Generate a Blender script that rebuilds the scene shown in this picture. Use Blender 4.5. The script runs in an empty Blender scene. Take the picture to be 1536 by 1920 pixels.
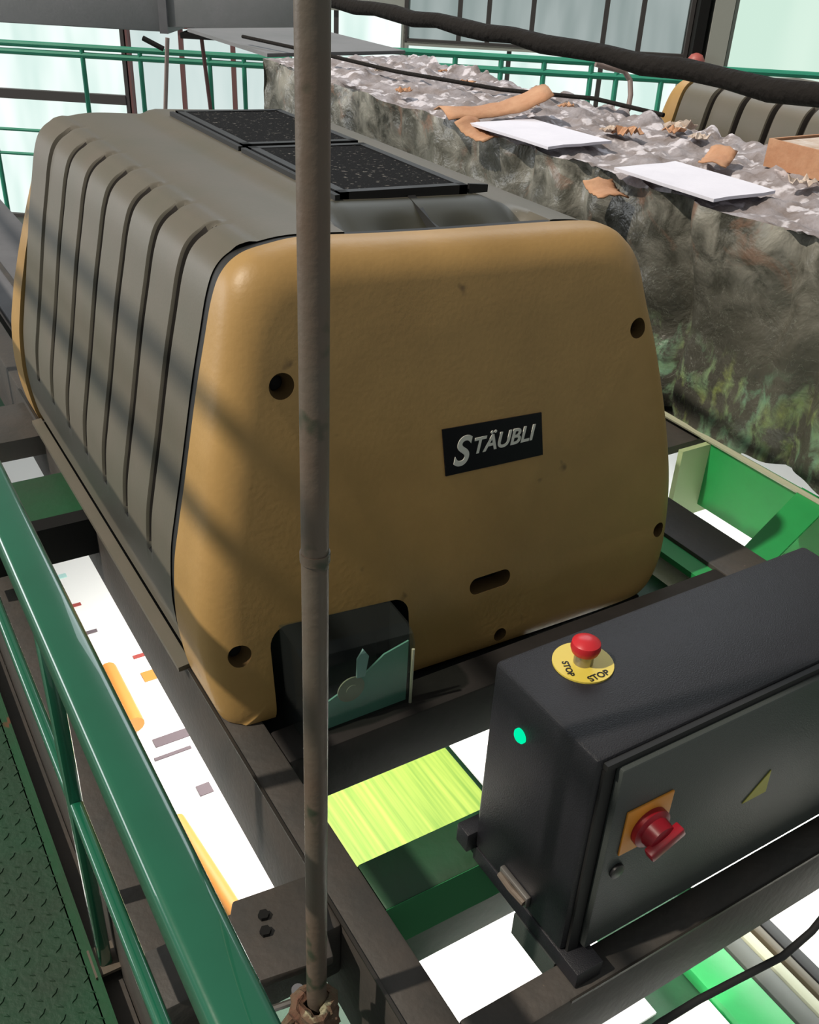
import bpy, bmesh, math, random
from mathutils import Vector, Matrix, noise
random.seed(7)
S = bpy.context.scene
COL = S.collection

# ------------------------------------------------------------------ camera, world, lights
yaw, pit, rol, F = math.radians(32.645), math.radians(31.366), math.radians(3.057), 1830.0
fw = Vector((math.sin(yaw)*math.cos(pit), math.cos(yaw)*math.cos(pit), -math.sin(pit)))
rt = Vector((math.cos(yaw), -math.sin(yaw), 0)); up = rt.cross(fw)
rt2 = rt*math.cos(rol)+up*math.sin(rol); up2 = -rt*math.sin(rol)+up*math.cos(rol)
CAMP = Vector((-0.508, -1.447, 1.490))
cd = bpy.data.cameras.new('camera'); cam = bpy.data.objects.new('camera', cd); COL.objects.link(cam)
cam.matrix_world = Matrix(((rt2.x, up2.x, -fw.x, CAMP.x), (rt2.y, up2.y, -fw.y, CAMP.y), (rt2.z, up2.z, -fw.z, CAMP.z), (0, 0, 0, 1)))
cd.sensor_fit = 'HORIZONTAL'; cd.sensor_width = 36; cd.lens = F*36/1536; cd.clip_start = .05; cd.clip_end = 100
cd.dof.use_dof = False
S.camera = cam
S.view_settings.view_transform = 'Standard'; S.view_settings.look = 'None'
S.view_settings.exposure = 0.0; S.view_settings.gamma = 1; S.view_settings.use_curve_mapping = False
W = bpy.data.worlds.new('world'); S.world = W; W.use_nodes = True
W.node_tree.nodes['Background'].inputs[0].default_value = (.86, .90, .88, 1)
W.node_tree.nodes['Background'].inputs[1].default_value = .32

def area(name, loc, aim, sx, sy, power, color=(1, 1, 1), spread=180):
    l = bpy.data.lights.new(name, 'AREA'); l.shape = 'RECTANGLE'; l.size = sx; l.size_y = sy
    l.energy = power; l.color = color; l.spread = math.radians(spread)
    o = bpy.data.objects.new(name, l); COL.objects.link(o); o.location = loc
    o.rotation_euler = (Vector(aim)-Vector(loc)).to_track_quat('-Z', 'Y').to_euler(); return o
def sun(name, d, power, ang, color):
    l = bpy.data.lights.new(name, 'SUN'); l.energy = power; l.angle = math.radians(ang); l.color = color
    o = bpy.data.objects.new(name, l); COL.objects.link(o)
    o.rotation_euler = Vector(d).to_track_quat('-Z', 'Y').to_euler(); return o
sun('low_sun', (1, -.16, -1.25), 3.4, 1.3, (1.0, .90, .76))
area('left_windows', (-9, 9, 2.4), (0, .6, .5), 9, 3.2, 520, (.95, .98, 1.0))
area('skylight', (4.5, 5.0, 5.5), (2.0, 1.5, .5), 5, 3, 150, (.86, .93, 1.0))
area('lamp_under_machine', (.66, 1.0, -.16), (.66, 1.0, -2), .95, 1.5, 52, (1, .98, .94))
area('lamp_under_cabinet', (.80, -.46, -.24), (.9, -.4, -2), .9, .10, 14, (1, 1, .98))
area('lamp_under_next_machine', (2.5, .6, -.5), (2.5, .6, -2), .8, 2.0, 70, (.96, 1, .96))

# ------------------------------------------------------------------ helpers
def prop(o, label=None, cat=None, group=None, kind=None):
    if label: o['label'] = label
    if cat: o['category'] = cat
    if group: o['group'] = group
    if kind: o['kind'] = kind
    return o
def empty(name, loc, label, cat, group=None):
    o = bpy.data.objects.new(name, None); COL.objects.link(o); o.location = loc; o.empty_display_size = .05
    return prop(o, label, cat, group)
class MB:
    def __init__(s): s.v = []; s.f = []; s.sm = False
    def add(s, vs, fs):
        b = len(s.v); s.v += [tuple(v) for v in vs]; s.f += [tuple(b+i for i in f) for f in fs]; return s
    def box(s, a, b, M=None):
        (x0, y0, z0), (x1, y1, z1) = a, b
        vs = [Vector(p) for p in ((x0,y0,z0),(x1,y0,z0),(x1,y1,z0),(x0,y1,z0),(x0,y0,z1),(x1,y0,z1),(x1,y1,z1),(x0,y1,z1))]
        if M: vs = [M @ v for v in vs]
        return s.add(vs, [(0,3,2,1),(4,5,6,7),(0,1,5,4),(1,2,6,5),(2,3,7,6),(3,0,4,7)])
    def hexa(s, q0, q1):   # two quads (bottom, top) both counter-clockwise seen from above
        return s.add(list(q0)+list(q1), [(0,3,2,1),(4,5,6,7),(0,1,5,4),(1,2,6,5),(2,3,7,6),(3,0,4,7)])
    def tube(s, pts, r, n=12, cap=True):
        pts = [Vector(p) for p in pts]; rs = r if isinstance(r, (list, tuple)) else [r]*len(pts)
        ring = []; prev = None
        for i, p in enumerate(pts):
            t = (pts[min(i+1, len(pts)-1)]-pts[max(i-1, 0)]).normalized()
            if prev is None:
                a = t.orthogonal().normalized()
            else:
                a = (prev-t*prev.dot(t)).normalized()
            prev = a; b = t.cross(a)
            ring.append([p+(a*math.cos(2*math.pi*k/n)+b*math.sin(2*math.pi*k/n))*rs[i] for k in range(n)])
        vs = [v for q in ring for v in q]; fs = []
        for i in range(len(pts)-1):
            for k in range(n):
                fs.append((i*n+k, i*n+(k+1) % n, (i+1)*n+(k+1) % n, (i+1)*n+k))
        if cap: fs += [tuple(range(n))[::-1], tuple((len(pts)-1)*n+k for k in range(n))]
        return s.add(vs, fs)
    def prism(s, poly, axis, a, b):   # poly: 2D points of the two other axes
        n = len(poly)
        def P(u, w, t):
            return {'x': (t, u, w), 'y': (u, t, w), 'z': (u, w, t)}[axis]
        vs = [P(u, w, a) for u, w in poly]+[P(u, w, b) for u, w in poly]
        return s.add(vs, [tuple(range(n))[::-1], tuple(range(n, 2*n))]+[(i, (i+1) % n, n+(i+1) % n, n+i) for i in range(n)])
    def lathe(s, prof, c, ax, n=24):  # prof: (r, h) along axis direction ax from c
        c = Vector(c); ax = Vector(ax).normalized(); a = ax.orthogonal().normalized(); b = ax.cross(a)
        vs = []; fs = []
        for r, h in prof:
            for k in range(n):
                t = 2*math.pi*k/n; vs.append(c+ax*h+(a*math.cos(t)+b*math.sin(t))*r)
        for i in range(len(prof)-1):
            for k in range(n): fs.append((i*n+k, i*n+(k+1) % n, (i+1)*n+(k+1) % n, (i+1)*n+k))
        fs += [tuple(range(n))[::-1], tuple((len(prof)-1)*n+k for k in range(n))]
        return s.add(vs, fs)
    def build(s, name, m, parent=None, bev=0, smooth=False, seg=2):
        me = bpy.data.meshes.new(name); me.from_pydata(s.v, [], s.f); me.update()
        bm = bmesh.new(); bm.from_mesh(me); bmesh.ops.recalc_face_normals(bm, faces=bm.faces)
        if bev: bmesh.ops.bevel(bm, geom=list(bm.edges), offset=bev, segments=seg, affect='EDGES', clamp_overlap=True, profile=.5)
        bm.to_mesh(me); bm.free()
        return link(name, me, m, parent, smooth or bool(bev))
def link(name, me, m, parent=None, smooth=False):
    if m and not me.materials: me.materials.append(m)
    o = bpy.data.objects.new(name, me); COL.objects.link(o)
    if smooth:
        for p in me.polygons: p.use_smooth = True
        try: me.set_sharp_from_angle(angle=math.radians(38))
        except Exception: pass
    if parent:
        o.parent = parent
        o.matrix_parent_inverse = Matrix.Translation(-parent_world(parent))
    return o
def parent_world(p):
    v = Vector((0, 0, 0))
    while p is not None:
        v += p.location
        if p.parent: v += p.matrix_parent_inverse.translation
        p = p.parent
    return v
def grid(fn, nu, nv, flip=False):
    vs = [fn(i/nu, j/nv) for j in range(nv+1) for i in range(nu+1)]
    fs = []
    for j in range(nv):
        for i in range(nu):
            a = j*(nu+1)+i; q = (a, a+1, a+nu+2, a+nu+1); fs.append(q[::-1] if flip else q)
    return vs, fs

def mat(name, col, rough=.5, metal=0, col2=None, scale=6, amt=.5, bump=0, bscale=40, spec=.5, spots=None, sscale=60, sth=.7, coat=0):
    m = bpy.data.materials.new(name); m.use_nodes = True; nt = m.node_tree; N = nt.nodes; L = nt.links
    p = N['Principled BSDF']; p.inputs['Base Color'].default_value = (*col, 1)
    p.inputs['Roughness'].default_value = rough; p.inputs['Metallic'].default_value = metal
    p.inputs['Specular IOR Level'].default_value = spec; p.inputs['Coat Weight'].default_value = coat
    tc = N.new('ShaderNodeTexCoord'); out = None
    if col2:
        n = N.new('ShaderNodeTexNoise'); n.inputs['Scale'].default_value = scale; n.inputs['Detail'].default_value = 6
        n.inputs['Roughness'].default_value = .62
        L.new(tc.outputs['Object'], n.inputs['Vector'])
        r = N.new('ShaderNodeValToRGB'); r.color_ramp.elements[0].position = .5-amt*.4; r.color_ramp.elements[1].position = .5+amt*.4
        r.color_ramp.elements[0].color = (*col, 1); r.color_ramp.elements[1].color = (*col2, 1)
        L.new(n.outputs['Fac'], r.inputs[0]); out = r.outputs[0]
    if spots:
        n = N.new('ShaderNodeTexNoise'); n.inputs['Scale'].default_value = sscale; n.inputs['Detail'].default_value = 3
        L.new(tc.outputs['Object'], n.inputs['Vector'])
        r = N.new('ShaderNodeValToRGB'); r.color_ramp.elements[0].position = sth; r.color_ramp.elements[1].position = sth+.06
        L.new(n.outputs['Fac'], r.inputs[0])
        mx = N.new('ShaderNodeMix'); mx.data_type = 'RGBA'
        L.new(r.outputs[0], mx.inputs[0])
        if out: L.new(out, mx.inputs[6])
        else: mx.inputs[6].default_value = (*col, 1)
        mx.inputs[7].default_value = (*spots, 1); out = mx.outputs[2]
    if out: L.new(out, p.inputs['Base Color'])
    if bump:
        n = N.new('ShaderNodeTexNoise'); n.inputs['Scale'].default_value = bscale; n.inputs['Detail'].default_value = 4
        L.new(tc.outputs['Object'], n.inputs['Vector'])
        b = N.new('ShaderNodeBump'); b.inputs['Strength'].default_value = bump; b.inputs['Distance'].default_value = .01
        L.new(n.outputs['Fac'], b.inputs['Height']); L.new(b.outputs[0], p.inputs['Normal'])
    return m
def emis(name, col, st, col2=None, scale=2):
    m = bpy.data.materials.new(name); m.use_nodes = True; nt = m.node_tree; N = nt.nodes; L = nt.links
    N.remove(N['Principled BSDF']); e = N.new('ShaderNodeEmission'); e.inputs[0].default_value = (*col, 1); e.inputs[1].default_value = st
    if col2:
        tc = N.new('ShaderNodeTexCoord'); n = N.new('ShaderNodeTexNoise'); n.inputs['Scale'].default_value = scale
        mp = N.new('ShaderNodeMapping'); mp.inputs['Scale'].default_value = (2.2, 2.2, .45)
        L.new(tc.outputs['Object'], mp.inputs[0]); L.new(mp.outputs[0], n.inputs['Vector'])
        r = N.new('ShaderNodeValToRGB'); r.color_ramp.elements[0].position = .35; r.color_ramp.elements[1].position = .65
        r.color_ramp.elements[0].color = (*col, 1); r.color_ramp.elements[1].color = (*col2, 1)
        L.new(n.outputs['Fac'], r.inputs[0]); L.new(r.outputs[0], e.inputs[0])
    L.new(e.outputs[0], N['Material Output'].inputs[0]); return m

M = {}
M['yellow'] = mat('yellow_plastic', (.47, .285, .098), .45, col2=(.27, .16, .05), scale=2.4, amt=.8, bump=.06, bscale=90, spots=(.16, .095, .035), sscale=11, sth=.70)
M['hood'] = mat('grey_hood_plastic', (.125, .108, .085), .46, col2=(.105, .098, .074), scale=5, bump=.03, bscale=160, spots=(.30, .28, .25), sscale=70, sth=.765)
M['recess_shade'] = mat('recess_shade_brown', (.085, .050, .018), .8, spec=.2)  # dark wall colour stands in for shade inside the cut recesses
M['front_slope'] = mat('dark_grey_slope', (.042, .042, .032), .5)  # darker grey on the sloped front wedge of the hood top
M['duct'] = mat('dusty_duct_steel', (.21, .21, .225), .6, col2=(.14, .15, .155), scale=2.5, amt=.8, bump=.1)
M['groove'] = mat('groove_dark', (.022, .017, .014), .8)  # much darker colour on the deep faces of the hood grooves
M['gasket'] = mat('black_rubber', (.010, .010, .010), .6)
M['grille'] = mat('dusty_black_grille', (.006, .006, .007), .85, bump=.5, bscale=300, spots=(.16, .15, .14), sscale=90, sth=.63, spec=.15)
M['black'] = mat('black_plastic', (.012, .012, .013), .32)
M['black_matt'] = mat('black_matt', (.008, .008, .008), .8, spec=.2)
M['plate'] = mat('name_plate_black', (.004, .004, .006), .4, spec=.2)
M['letter'] = mat('silver_letter', (.62, .62, .56), .4)
M['bolt'] = mat('dark_bolt', (.05, .045, .04), .4, metal=.6)
M['steel'] = mat('dark_painted_steel', (.060, .050, .043), .55, col2=(.040, .038, .035), scale=8, bump=.15, bscale=60, spots=(.13, .10, .08), sscale=45, sth=.74)
M['steel_black'] = mat('blackened_steel', (.016, .015, .014), .6, col2=(.024, .021, .02), scale=8, bump=.1, spec=.15)
M['steel_grey'] = mat('grey_sheet_steel', (.14, .14, .15), .45, col2=(.10, .10, .11), scale=3, bump=.05)
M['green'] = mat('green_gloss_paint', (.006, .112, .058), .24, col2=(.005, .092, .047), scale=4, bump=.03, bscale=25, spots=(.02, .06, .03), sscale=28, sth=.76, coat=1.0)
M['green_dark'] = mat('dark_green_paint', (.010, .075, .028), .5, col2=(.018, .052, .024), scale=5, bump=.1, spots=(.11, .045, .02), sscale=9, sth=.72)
M['green_lit'] = mat('lit_green_paint', (.018, .30, .075), .45, col2=(.015, .22, .055), scale=2.5, bump=.05)  # green brightened in its colour for parts lit by the lamps below
M['green_mid'] = mat('mid_green_paint', (.03, .19, .07), .9, spec=.15)
M['plate_green'] = mat('green_checker_plate', (.008, .062, .026), .5, col2=(.020, .034, .020), scale=4, amt=.8, bump=.2, bscale=80)
M['cabinet'] = mat('charcoal_powder_coat', (.012, .012, .016), .46, bump=.2, bscale=420, col2=(.010, .010, .013), scale=20)
M['door'] = mat('grey_green_door', (.050, .058, .055), .36, bump=.15, bscale=420)
M['disc'] = mat('yellow_disc', (.66, .52, .08), .4)
M['red'] = mat('red_plastic', (.50, .020, .028), .32)
M['red_dark'] = mat('dark_red_knob', (.26, .006, .016), .35)
M['orange'] = mat('orange_yellow_plate', (.72, .28, .03), .45)
M['warn'] = mat('pale_yellow_sign', (.42, .40, .06), .5)
M['silver'] = mat('brushed_metal', (.34, .32, .30), .35, metal=.8)
M['galv'] = mat('weathered_pipe', (.115, .105, .085), .5, metal=.15, col2=(.13, .085, .06), scale=7, amt=.7, bump=.12, bscale=70, spots=(.04, .05, .03), sscale=14, sth=.60)
M['hose'] = mat('black_rough_hose', (.012, .010, .009), .85, bump=.6, bscale=60, spec=.2)
M['rag'] = mat('dirty_rag', (.10, .085, .05), .9, col2=(.12, .05, .03), scale=25, bump=.8, bscale=60, spots=(.30, .28, .18), sscale=30, sth=.6)
M['foam'] = mat('white_foam', (.74, .74, .84), .8, col2=(.66, .66, .76), scale=5, bump=.1)
M['card'] = mat('torn_cardboard', (.40, .19, .10), .85, col2=(.52, .30, .18), scale=9, bump=.3)
M['paper'] = mat('torn_paper', (.60, .54, .50), .9, col2=(.42, .30, .22), scale=20, bump=.4)
M['cloth'] = mat('white_cloth', (.86, .85, .82), .8)
M['cyan'] = mat('pale_cyan_cloth', (.45, .70, .66), .8)
M['pole_g'] = mat('pink_grey_rod', (.22, .17, .16), .6)
M['ltgreen'] = mat('pale_green_panel', (.34, .42, .22), .6)
M['tan'] = mat('tan_rail', (.075, .06, .035), .5)
M['cream'] = mat('cream_rail', (.34, .35, .25), .5)
M['greyrail'] = mat('grey_rail', (.06, .065, .055), .5)
M['led'] = emis('green_led', (.0, .9, .42), 1.0)
M['win'] = emis('daylit_pane', (.92, 1.0, .97), 1.1, (.62, .80, .74), 1.0)
M['win2'] = emis('frosted_pane', (.62, .74, .72), 1.0, (.72, .82, .80), 1.4)
M['panel_glow'] = emis('glowing_grey_panel', (.27, .33, .32), 1.0, (.37, .43, .42), 1.6)  # grey wall panels given a glow in place of lit paint
M['wall_glow'] = emis('glowing_green_white_wall', (.72, .90, .78), 1.0, (.64, .84, .72), .6)  # pale green-white wall given a glow so that it looks lit
M['wall'] = mat('grey_wall', (.38, .40, .38), .9, col2=(.30, .32, .30), scale=2)
M['floor'] = mat('grey_floor', (.20, .22, .20), .7, col2=(.14, .16, .15), scale=1)
M['mullion'] = mat('dark_mullion', (.05, .045, .045), .7)
M['seam'] = mat('reddish_seam', (.16, .07, .07), .7)
M['column'] = mat('grey_column', (.32, .33, .30), .8)
M['far_green'] = mat('far_green_paint', (.02, .24, .15), .5)

def film_material():
    m = bpy.data.materials.new('dusty_plastic_film'); m.use_nodes = True; nt = m.node_tree; N = nt.nodes; L = nt.links
    p = N['Principled BSDF']; p.inputs['Roughness'].default_value = .34
    tc = N.new('ShaderNodeTexCoord')
    def nz(sc, det, mp=None, rough=.6, dist=0):
        n = N.new('ShaderNodeTexNoise'); n.inputs['Scale'].default_value = sc; n.inputs['Detail'].default_value = det
        n.inputs['Roughness'].default_value = rough; n.inputs['Distortion'].default_value = dist
        L.new((mp or tc).outputs[0 if mp else 'Object'], n.inputs['Vector']); return n
    def ramp(src, a, ca, b, cb):
        r = N.new('ShaderNodeValToRGB'); r.color_ramp.elements[0].position = a; r.color_ramp.elements[1].position = b
        r.color_ramp.elements[0].color = (*ca, 1); r.color_ramp.elements[1].color = (*cb, 1); L.new(src, r.inputs[0]); return r
    def mix(fac, a, b):
        x = N.new('ShaderNodeMix'); x.data_type = 'RGBA'; L.new(fac, x.inputs[0]); L.new(a, x.inputs[6])
        if isinstance(b, tuple): x.inputs[7].default_value = (*b, 1)
        else: L.new(b, x.inputs[7])
        return x.outputs[2]
    base = ramp(nz(1.6, 7, dist=.5).outputs['Fac'], .36, (.034, .034, .028), .68, (.10, .098, .080)).outputs[0]
    # dust thrown over the upper part of the film
    sep = N.new('ShaderNodeSeparateXYZ'); L.new(tc.outputs['Object'], sep.inputs[0])
    zr = N.new('ShaderNodeMapRange'); zr.inputs[1].default_value = .42; zr.inputs[2].default_value = .80; L.new(sep.outputs['Z'], zr.inputs[0])
    dn = nz(9, 8, dist=.5); mul = N.new('ShaderNodeMath'); mul.operation = 'MULTIPLY'; L.new(zr.outputs[0], mul.inputs[0])
    dr = ramp(dn.outputs['Fac'], .40, (0, 0, 0), .62, (1, 1, 1)); L.new(dr.outputs[0], mul.inputs[1])
    base = mix(mul.outputs[0], base, (.33, .32, .28))
    rr = ramp(nz(5, 5, dist=.8).outputs['Fac'], .58, (0, 0, 0), .66, (1, 1, 1)); m2 = N.new('ShaderNodeMath'); m2.operation = 'MULTIPLY'
    L.new(rr.outputs[0], m2.inputs[0]); L.new(zr.outputs[0], m2.inputs[1]); base = mix(m2.outputs[0], base, (.20, .12, .085))
    # green reflections and see-through patches painted into the lower film colour
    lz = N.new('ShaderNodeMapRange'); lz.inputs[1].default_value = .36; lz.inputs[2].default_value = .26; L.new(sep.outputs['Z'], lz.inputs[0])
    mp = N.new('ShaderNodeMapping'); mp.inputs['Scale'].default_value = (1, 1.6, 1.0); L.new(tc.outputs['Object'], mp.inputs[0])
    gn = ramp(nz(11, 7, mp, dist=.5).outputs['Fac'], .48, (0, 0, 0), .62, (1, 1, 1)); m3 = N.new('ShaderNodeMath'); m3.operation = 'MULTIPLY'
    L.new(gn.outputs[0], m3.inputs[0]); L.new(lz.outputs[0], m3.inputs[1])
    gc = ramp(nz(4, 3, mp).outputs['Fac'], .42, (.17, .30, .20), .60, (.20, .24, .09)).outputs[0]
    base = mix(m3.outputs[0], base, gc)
    # pale crease lines
    wv = nz(6, 4, dist=4.0); cr = ramp(wv.outputs['Fac'], .495, (0, 0, 0), .50, (1, 1, 1))
    cr.color_ramp.elements.new(.506).color = (0, 0, 0, 1); cr.color_ramp.elements[2].position = .507
    cr.color_ramp.elements[1].color = (.55, .55, .55, 1)
    base = mix(cr.outputs[0], base, (.28, .30, .26))
    L.new(base, p.inputs['Base Color'])
    b = N.new('ShaderNodeBump'); b.inputs['Strength'].default_value = .5; b.inputs['Distance'].default_value = .03
    L.new(nz(9, 4, dist=.3).outputs['Fac'], b.inputs['Height']); L.new(b.outputs[0], p.inputs['Normal'])
    return m
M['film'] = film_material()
M['debris'] = mat('dusty_debris', (.36, .34, .37), .9, col2=(.15, .115, .10), scale=9, amt=.6, bump=.9, bscale=30, spots=(.55, .52, .56), sscale=13, sth=.56)

def warp_material():
    m = bpy.data.materials.new('yellow_green_warp'); m.use_nodes = True; nt = m.node_tree; N = nt.nodes; L = nt.links
    p = N['Principled BSDF']; p.inputs['Roughness'].default_value = .6
    tc = N.new('ShaderNodeTexCoord'); mp = N.new('ShaderNodeMapping'); mp.inputs['Scale'].default_value = (60, 1.5, 1)
    L.new(tc.outputs['Object'], mp.inputs[0]); n = N.new('ShaderNodeTexNoise'); n.inputs['Scale'].default_value = 1.0; n.inputs['Detail'].default_value = 5
    L.new(mp.outputs[0], n.inputs['Vector'])
    r = N.new('ShaderNodeValToRGB'); r.color_ramp.elements[0].position = .3; r.color_ramp.elements[0].color = (.10, .19, .012, 1)
    r.color_ramp.elements[1].position = .72; r.color_ramp.elements[1].color = (.24, .31, .04, 1); L.new(n.outputs['Fac'], r.inputs[0])
    L.new(r.outputs[0], p.inputs['Base Color']); return m
M['warp'] = warp_material()

# ------------------------------------------------------------------ setting: floor and far wall
RX = Vector((math.cos(math.radians(35)), -math.sin(math.radians(35)), 0)); RY = Vector((math.sin(math.radians(35)), math.cos(math.radians(35)), 0))
C0 = Vector((CAMP.x, CAMP.y, 0))
FAR = Matrix(((RX.x, RY.x, 0, C0.x), (RX.y, RY.y, 0, C0.y), (0, 0, 1, 0), (0, 0, 0, 1)))   # the hall stands 35 degrees off the machines
FLOOR = -3.2
prop(MB().box((-9, -6, FLOOR-.1), (20, 20, FLOOR)).build('floor', M['floor']), kind='structure')
wall = prop(MB().box((-9, 14.05, FLOOR), (9, 14.3, 1.6), FAR).build('wall_back', M['wall']), kind='structure')
def fbox(name, u0, u1, z0, z1, d0, d1, m, parent=None, bev=0):
    return MB().box((u0, d0, z0), (u1, d1, z1), FAR).build(name, m, parent, bev)
wn = 0
def window(u0, u1, z0, z1, m, bars=(), hbars=(), fr='mullion', w=.05):
    global wn; wn += 1
    f = MB()
    for a, b, c, d in ((u0-w, u0, z0-w, z1+w), (u1, u1+w, z0-w, z1+w), (u0, u1, z0-w, z0), (u0, u1, z1, z1+w)):
        f.box((a, 13.93, c), (b, 14.05, d), FAR)
    o = prop(f.build('window_%d' % wn, M[fr]), kind='structure')
    us = [u0]+[b for b in bars]+[u1]
    for a, b in zip(us[:-1], us[1:]):
        fbox('pane', a+.02, b-.02, z0, z1, 14.0, 14.03, M[m], o)
    for b in bars: fbox('mullion', b-.03, b+.03, z0, z1, 13.96, 14.03, M['seam' if fr == 'seam' else 'mullion'], o)
    for b, h in hbars: fbox('transom', u0, u1, b, b+h, 13.92, 14.03, M['mullion'], o)
    return o
window(-7.6, -4.72, -2.45, .10, 'win', (), ((-.88, .12),))
window(-4.62, -2.72, -2.2, .10, 'win2', (-3.92, -3.23), (), 'seam', .03)
window(-2.55, -1.0, -.55, .42, 'win', (-1.86,), (), 'column', .04)
window(-.93, 2.62, .14, 1.35, 'panel_glow', (-.27, .10, .66, 1.58, 2.04), ())
window(-.93, 2.62, -1.9, .06, 'win', (.4, 1.6), (), 'column')
window(3.2, 6.8, -2.2, 1.35, 'wall_glow', (5.6,), (), 'column', .04)
prop(fbox('trim_1', 2.68, 2.80, -.02, 1.4, 13.7, 14.02, M['black_matt']), kind='structure')
prop(fbox('trim_2', 2.86, 3.10, FLOOR, 1.5, 13.7, 14.02, M['column']), kind='structure')
lp = empty('signal_lamp', FAR @ Vector((2.72, 13.6, .05)), 'small red signal lamp on the dark upright by the pale column', 'lamp')
MB().lathe([(.04, 0), (.10, .02), (.11, .16), (.07, .22), (.02, .24)], FAR @ Vector((2.72, 13.58, -.04)), (0, 0, 1)).build('lens', mat('dull_red_lens', (.40, .10, .09), .5), lp, smooth=True)
fbox('bracket', 2.66, 2.78, -.12, -.04, 13.5, 13.7, M['black_matt'], lp)
du = empty('grey_duct', FAR @ Vector((-3, 9.2, .58)), 'big grey sheet metal duct crossing above the green railing at upper left', 'duct')
fbox('casing', -4.9, -2.66, .56, 1.2, 9.0, 9.6, M['duct'], du, .01)
fbox('casing', -2.64, -1.40, .60, 1.2, 9.0, 9.6, M['duct'], du, .01)
fbox('joint_flange', -2.69, -2.62, .55, 1.22, 8.97, 9.63, M['steel_grey'], du)
fbox('dark_strip', -2.52, -1.90, .52, .565, 8.98, 9.2, M['black_matt'], du)

def railing(name, label, u0, u1, zs, posts, d, zb, th=.045):
    r = empty(name, FAR @ Vector(((u0+u1)/2, d, zb)), label, 'railing', 'far green railings')
    del r['group']
    for i, z in enumerate(zs):
        MB().tube([FAR @ Vector((u0, d, z)), FAR @ Vector((u1, d, z))], th*(.5 if i < 2 else .28), 8).build('rail', M['far_green'], r, smooth=True)
    for u in posts:
        MB().tube([FAR @ Vector((u, d, zs[0])), FAR @ Vector((u+.01, d, zb))], th*.42, 8).build('post', M['far_green'], r, smooth=True)
    return r
railing('green_railing', 'far green railing with double top rail in front of the white windows at left', -5.4, -1.75, (.285, .215, -.50, -.73),
        (-4.76, -3.77, -3.21, -2.54, -2.21), 10, -2.6, .055)
railing('green_railing', 'far green railing seen behind the film covered housing at right', -1.35, 4.2, (.41, .30),
        (-.21, .22, .62, 1.06, 1.30, 1.72), 10, -1.2, .06)
rod = MB().tube([FAR @ Vector((-2.52, 8.6, .56)), FAR @ Vector((-2.62, 8.6, -.30))], .018, 8).build('hanging_rod', M['pole_g'])
prop(rod, 'thin pinkish rod hanging down from the grey duct to behind the machine', 'rod')
rod = MB().tube([FAR @ Vector((-2.50, 8.4, .50)), FAR @ Vector((-2.66, 8.4, .57))], .02, 8).build('hook_bar', M['black_matt'])
prop(rod, 'short black bar sticking out below the grey duct', 'bar')
rod = MB().tube([FAR @ Vector((-2.43, 9.3, .6)), FAR @ Vector((-2.33, 9.3, -.7))], .018, 8).build('vertical_conduit', M['seam'])
prop(rod, 'thin dark red vertical conduit against the pale panes left of the pole', 'pipe')

# ------------------------------------------------------------------ gantry of dark steel and green beams
fr = empty('steel_gantry', (.7, 0, -.3), 'dark steel gantry frame that carries the yellow machine and the control cabinet', 'frame')
def rhs(name, x0, x1, y0, y1, z0, z1, m=M['steel'], bev=.006): return MB().box((x0, y0, z0), (x1, y1, z1)).build(name, m, fr, bev)
rhs('long_beam', .002, .083, -1.6, 6.5, -.25, 0)
rhs('long_beam', 1.415, 1.575, -1.6, 6.5, -.20, 0)
rhs('beam_lip', -.001, .005, -1.6, 1.95, 0, .004, M['bolt'], 0)
rhs('cross_beam', .083, 1.415, -.120, -.020, -.150, -.002, M['steel_black'])
rhs('cross_beam', .083, 1.415, -.812, -.748, -.150, -.002)
rhs('beam_lip', .26, 1.415, -.815, -.811, -.006, .001, M['bolt'], 0)
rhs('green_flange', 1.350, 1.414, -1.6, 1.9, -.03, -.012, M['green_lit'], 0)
rhs('green_web', 1.17, 1.35, -.118, 1.9, -.20, -.10, M['green_dark'], 0)
rhs('green_beam', .083, 1.415, -.517, -.407, -.215, -.004, M['green_dark'])
rhs('web_stripe', .083, 1.415, -.5185, -.517, -.120, -.004, M['green_mid'], 0)
rhs('base_plate', .083, .80, -.020, .0121, -.060, -.034, M['black_matt'], 0)
rhs('base_plate', .083, 1.17, .012, 1.95, -.060, -.034, M['black_matt'], 0)
rhs('stub_beam', -.33, .002, -.505, -.390, -.14, -.004)
rhs('stub_beam', -.33, .002, 1.06, 1.38, -.10, -.05, M['green_dark'], 0)
rhs('stub_beam', -.33, .002, 1.02, 1.08, -.14, -.02, M['black_matt'], 0)
rhs('stub_beam', -.33, .002, 1.62, 1.90, -.10, -.03, M['steel'], 0)
rhs('side_channel', -.31, -.175, -1.6, 5.0, -.50, -.22, M['steel'])
MB().prism([(-.235, -.535), (-.045, -.565), (-.005, -.40), (-.15, -.385)], 'z', -.004, .018).build('clamp_plate', M['steel'], fr, .004)
for x, y in ((-.125, -.47), (-.115, -.44)): MB().lathe([(.010, 0), (.010, .008)], (x, y, .018), (0, 0, 1), 6).build('bolt', M['black_matt'], fr)
rhs('green_panel', -.33, -.15, -1.2, -.60, -.40, -.30, M['green_dark'], 0)
MB().tube([(-.30, -.53, -.06), (-.08, -.565, -.06)], .006, 8).build('brace_rod', M['silver'], fr, smooth=True)

# grey duct behind left
g = empty('cable_trunking', (.3, 4, 0), 'long flat grey trunking running away behind the machine at far left', 'trunking')
MB().box((.12, 2.02, -.12), (.485, 6.5, 0)).build('casing', M['steel_grey'], g, .006)
MB().box((.22, 2.02, 0), (.24, 6.5, .006)).build('cover_seam', M['steel'], g)

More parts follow.
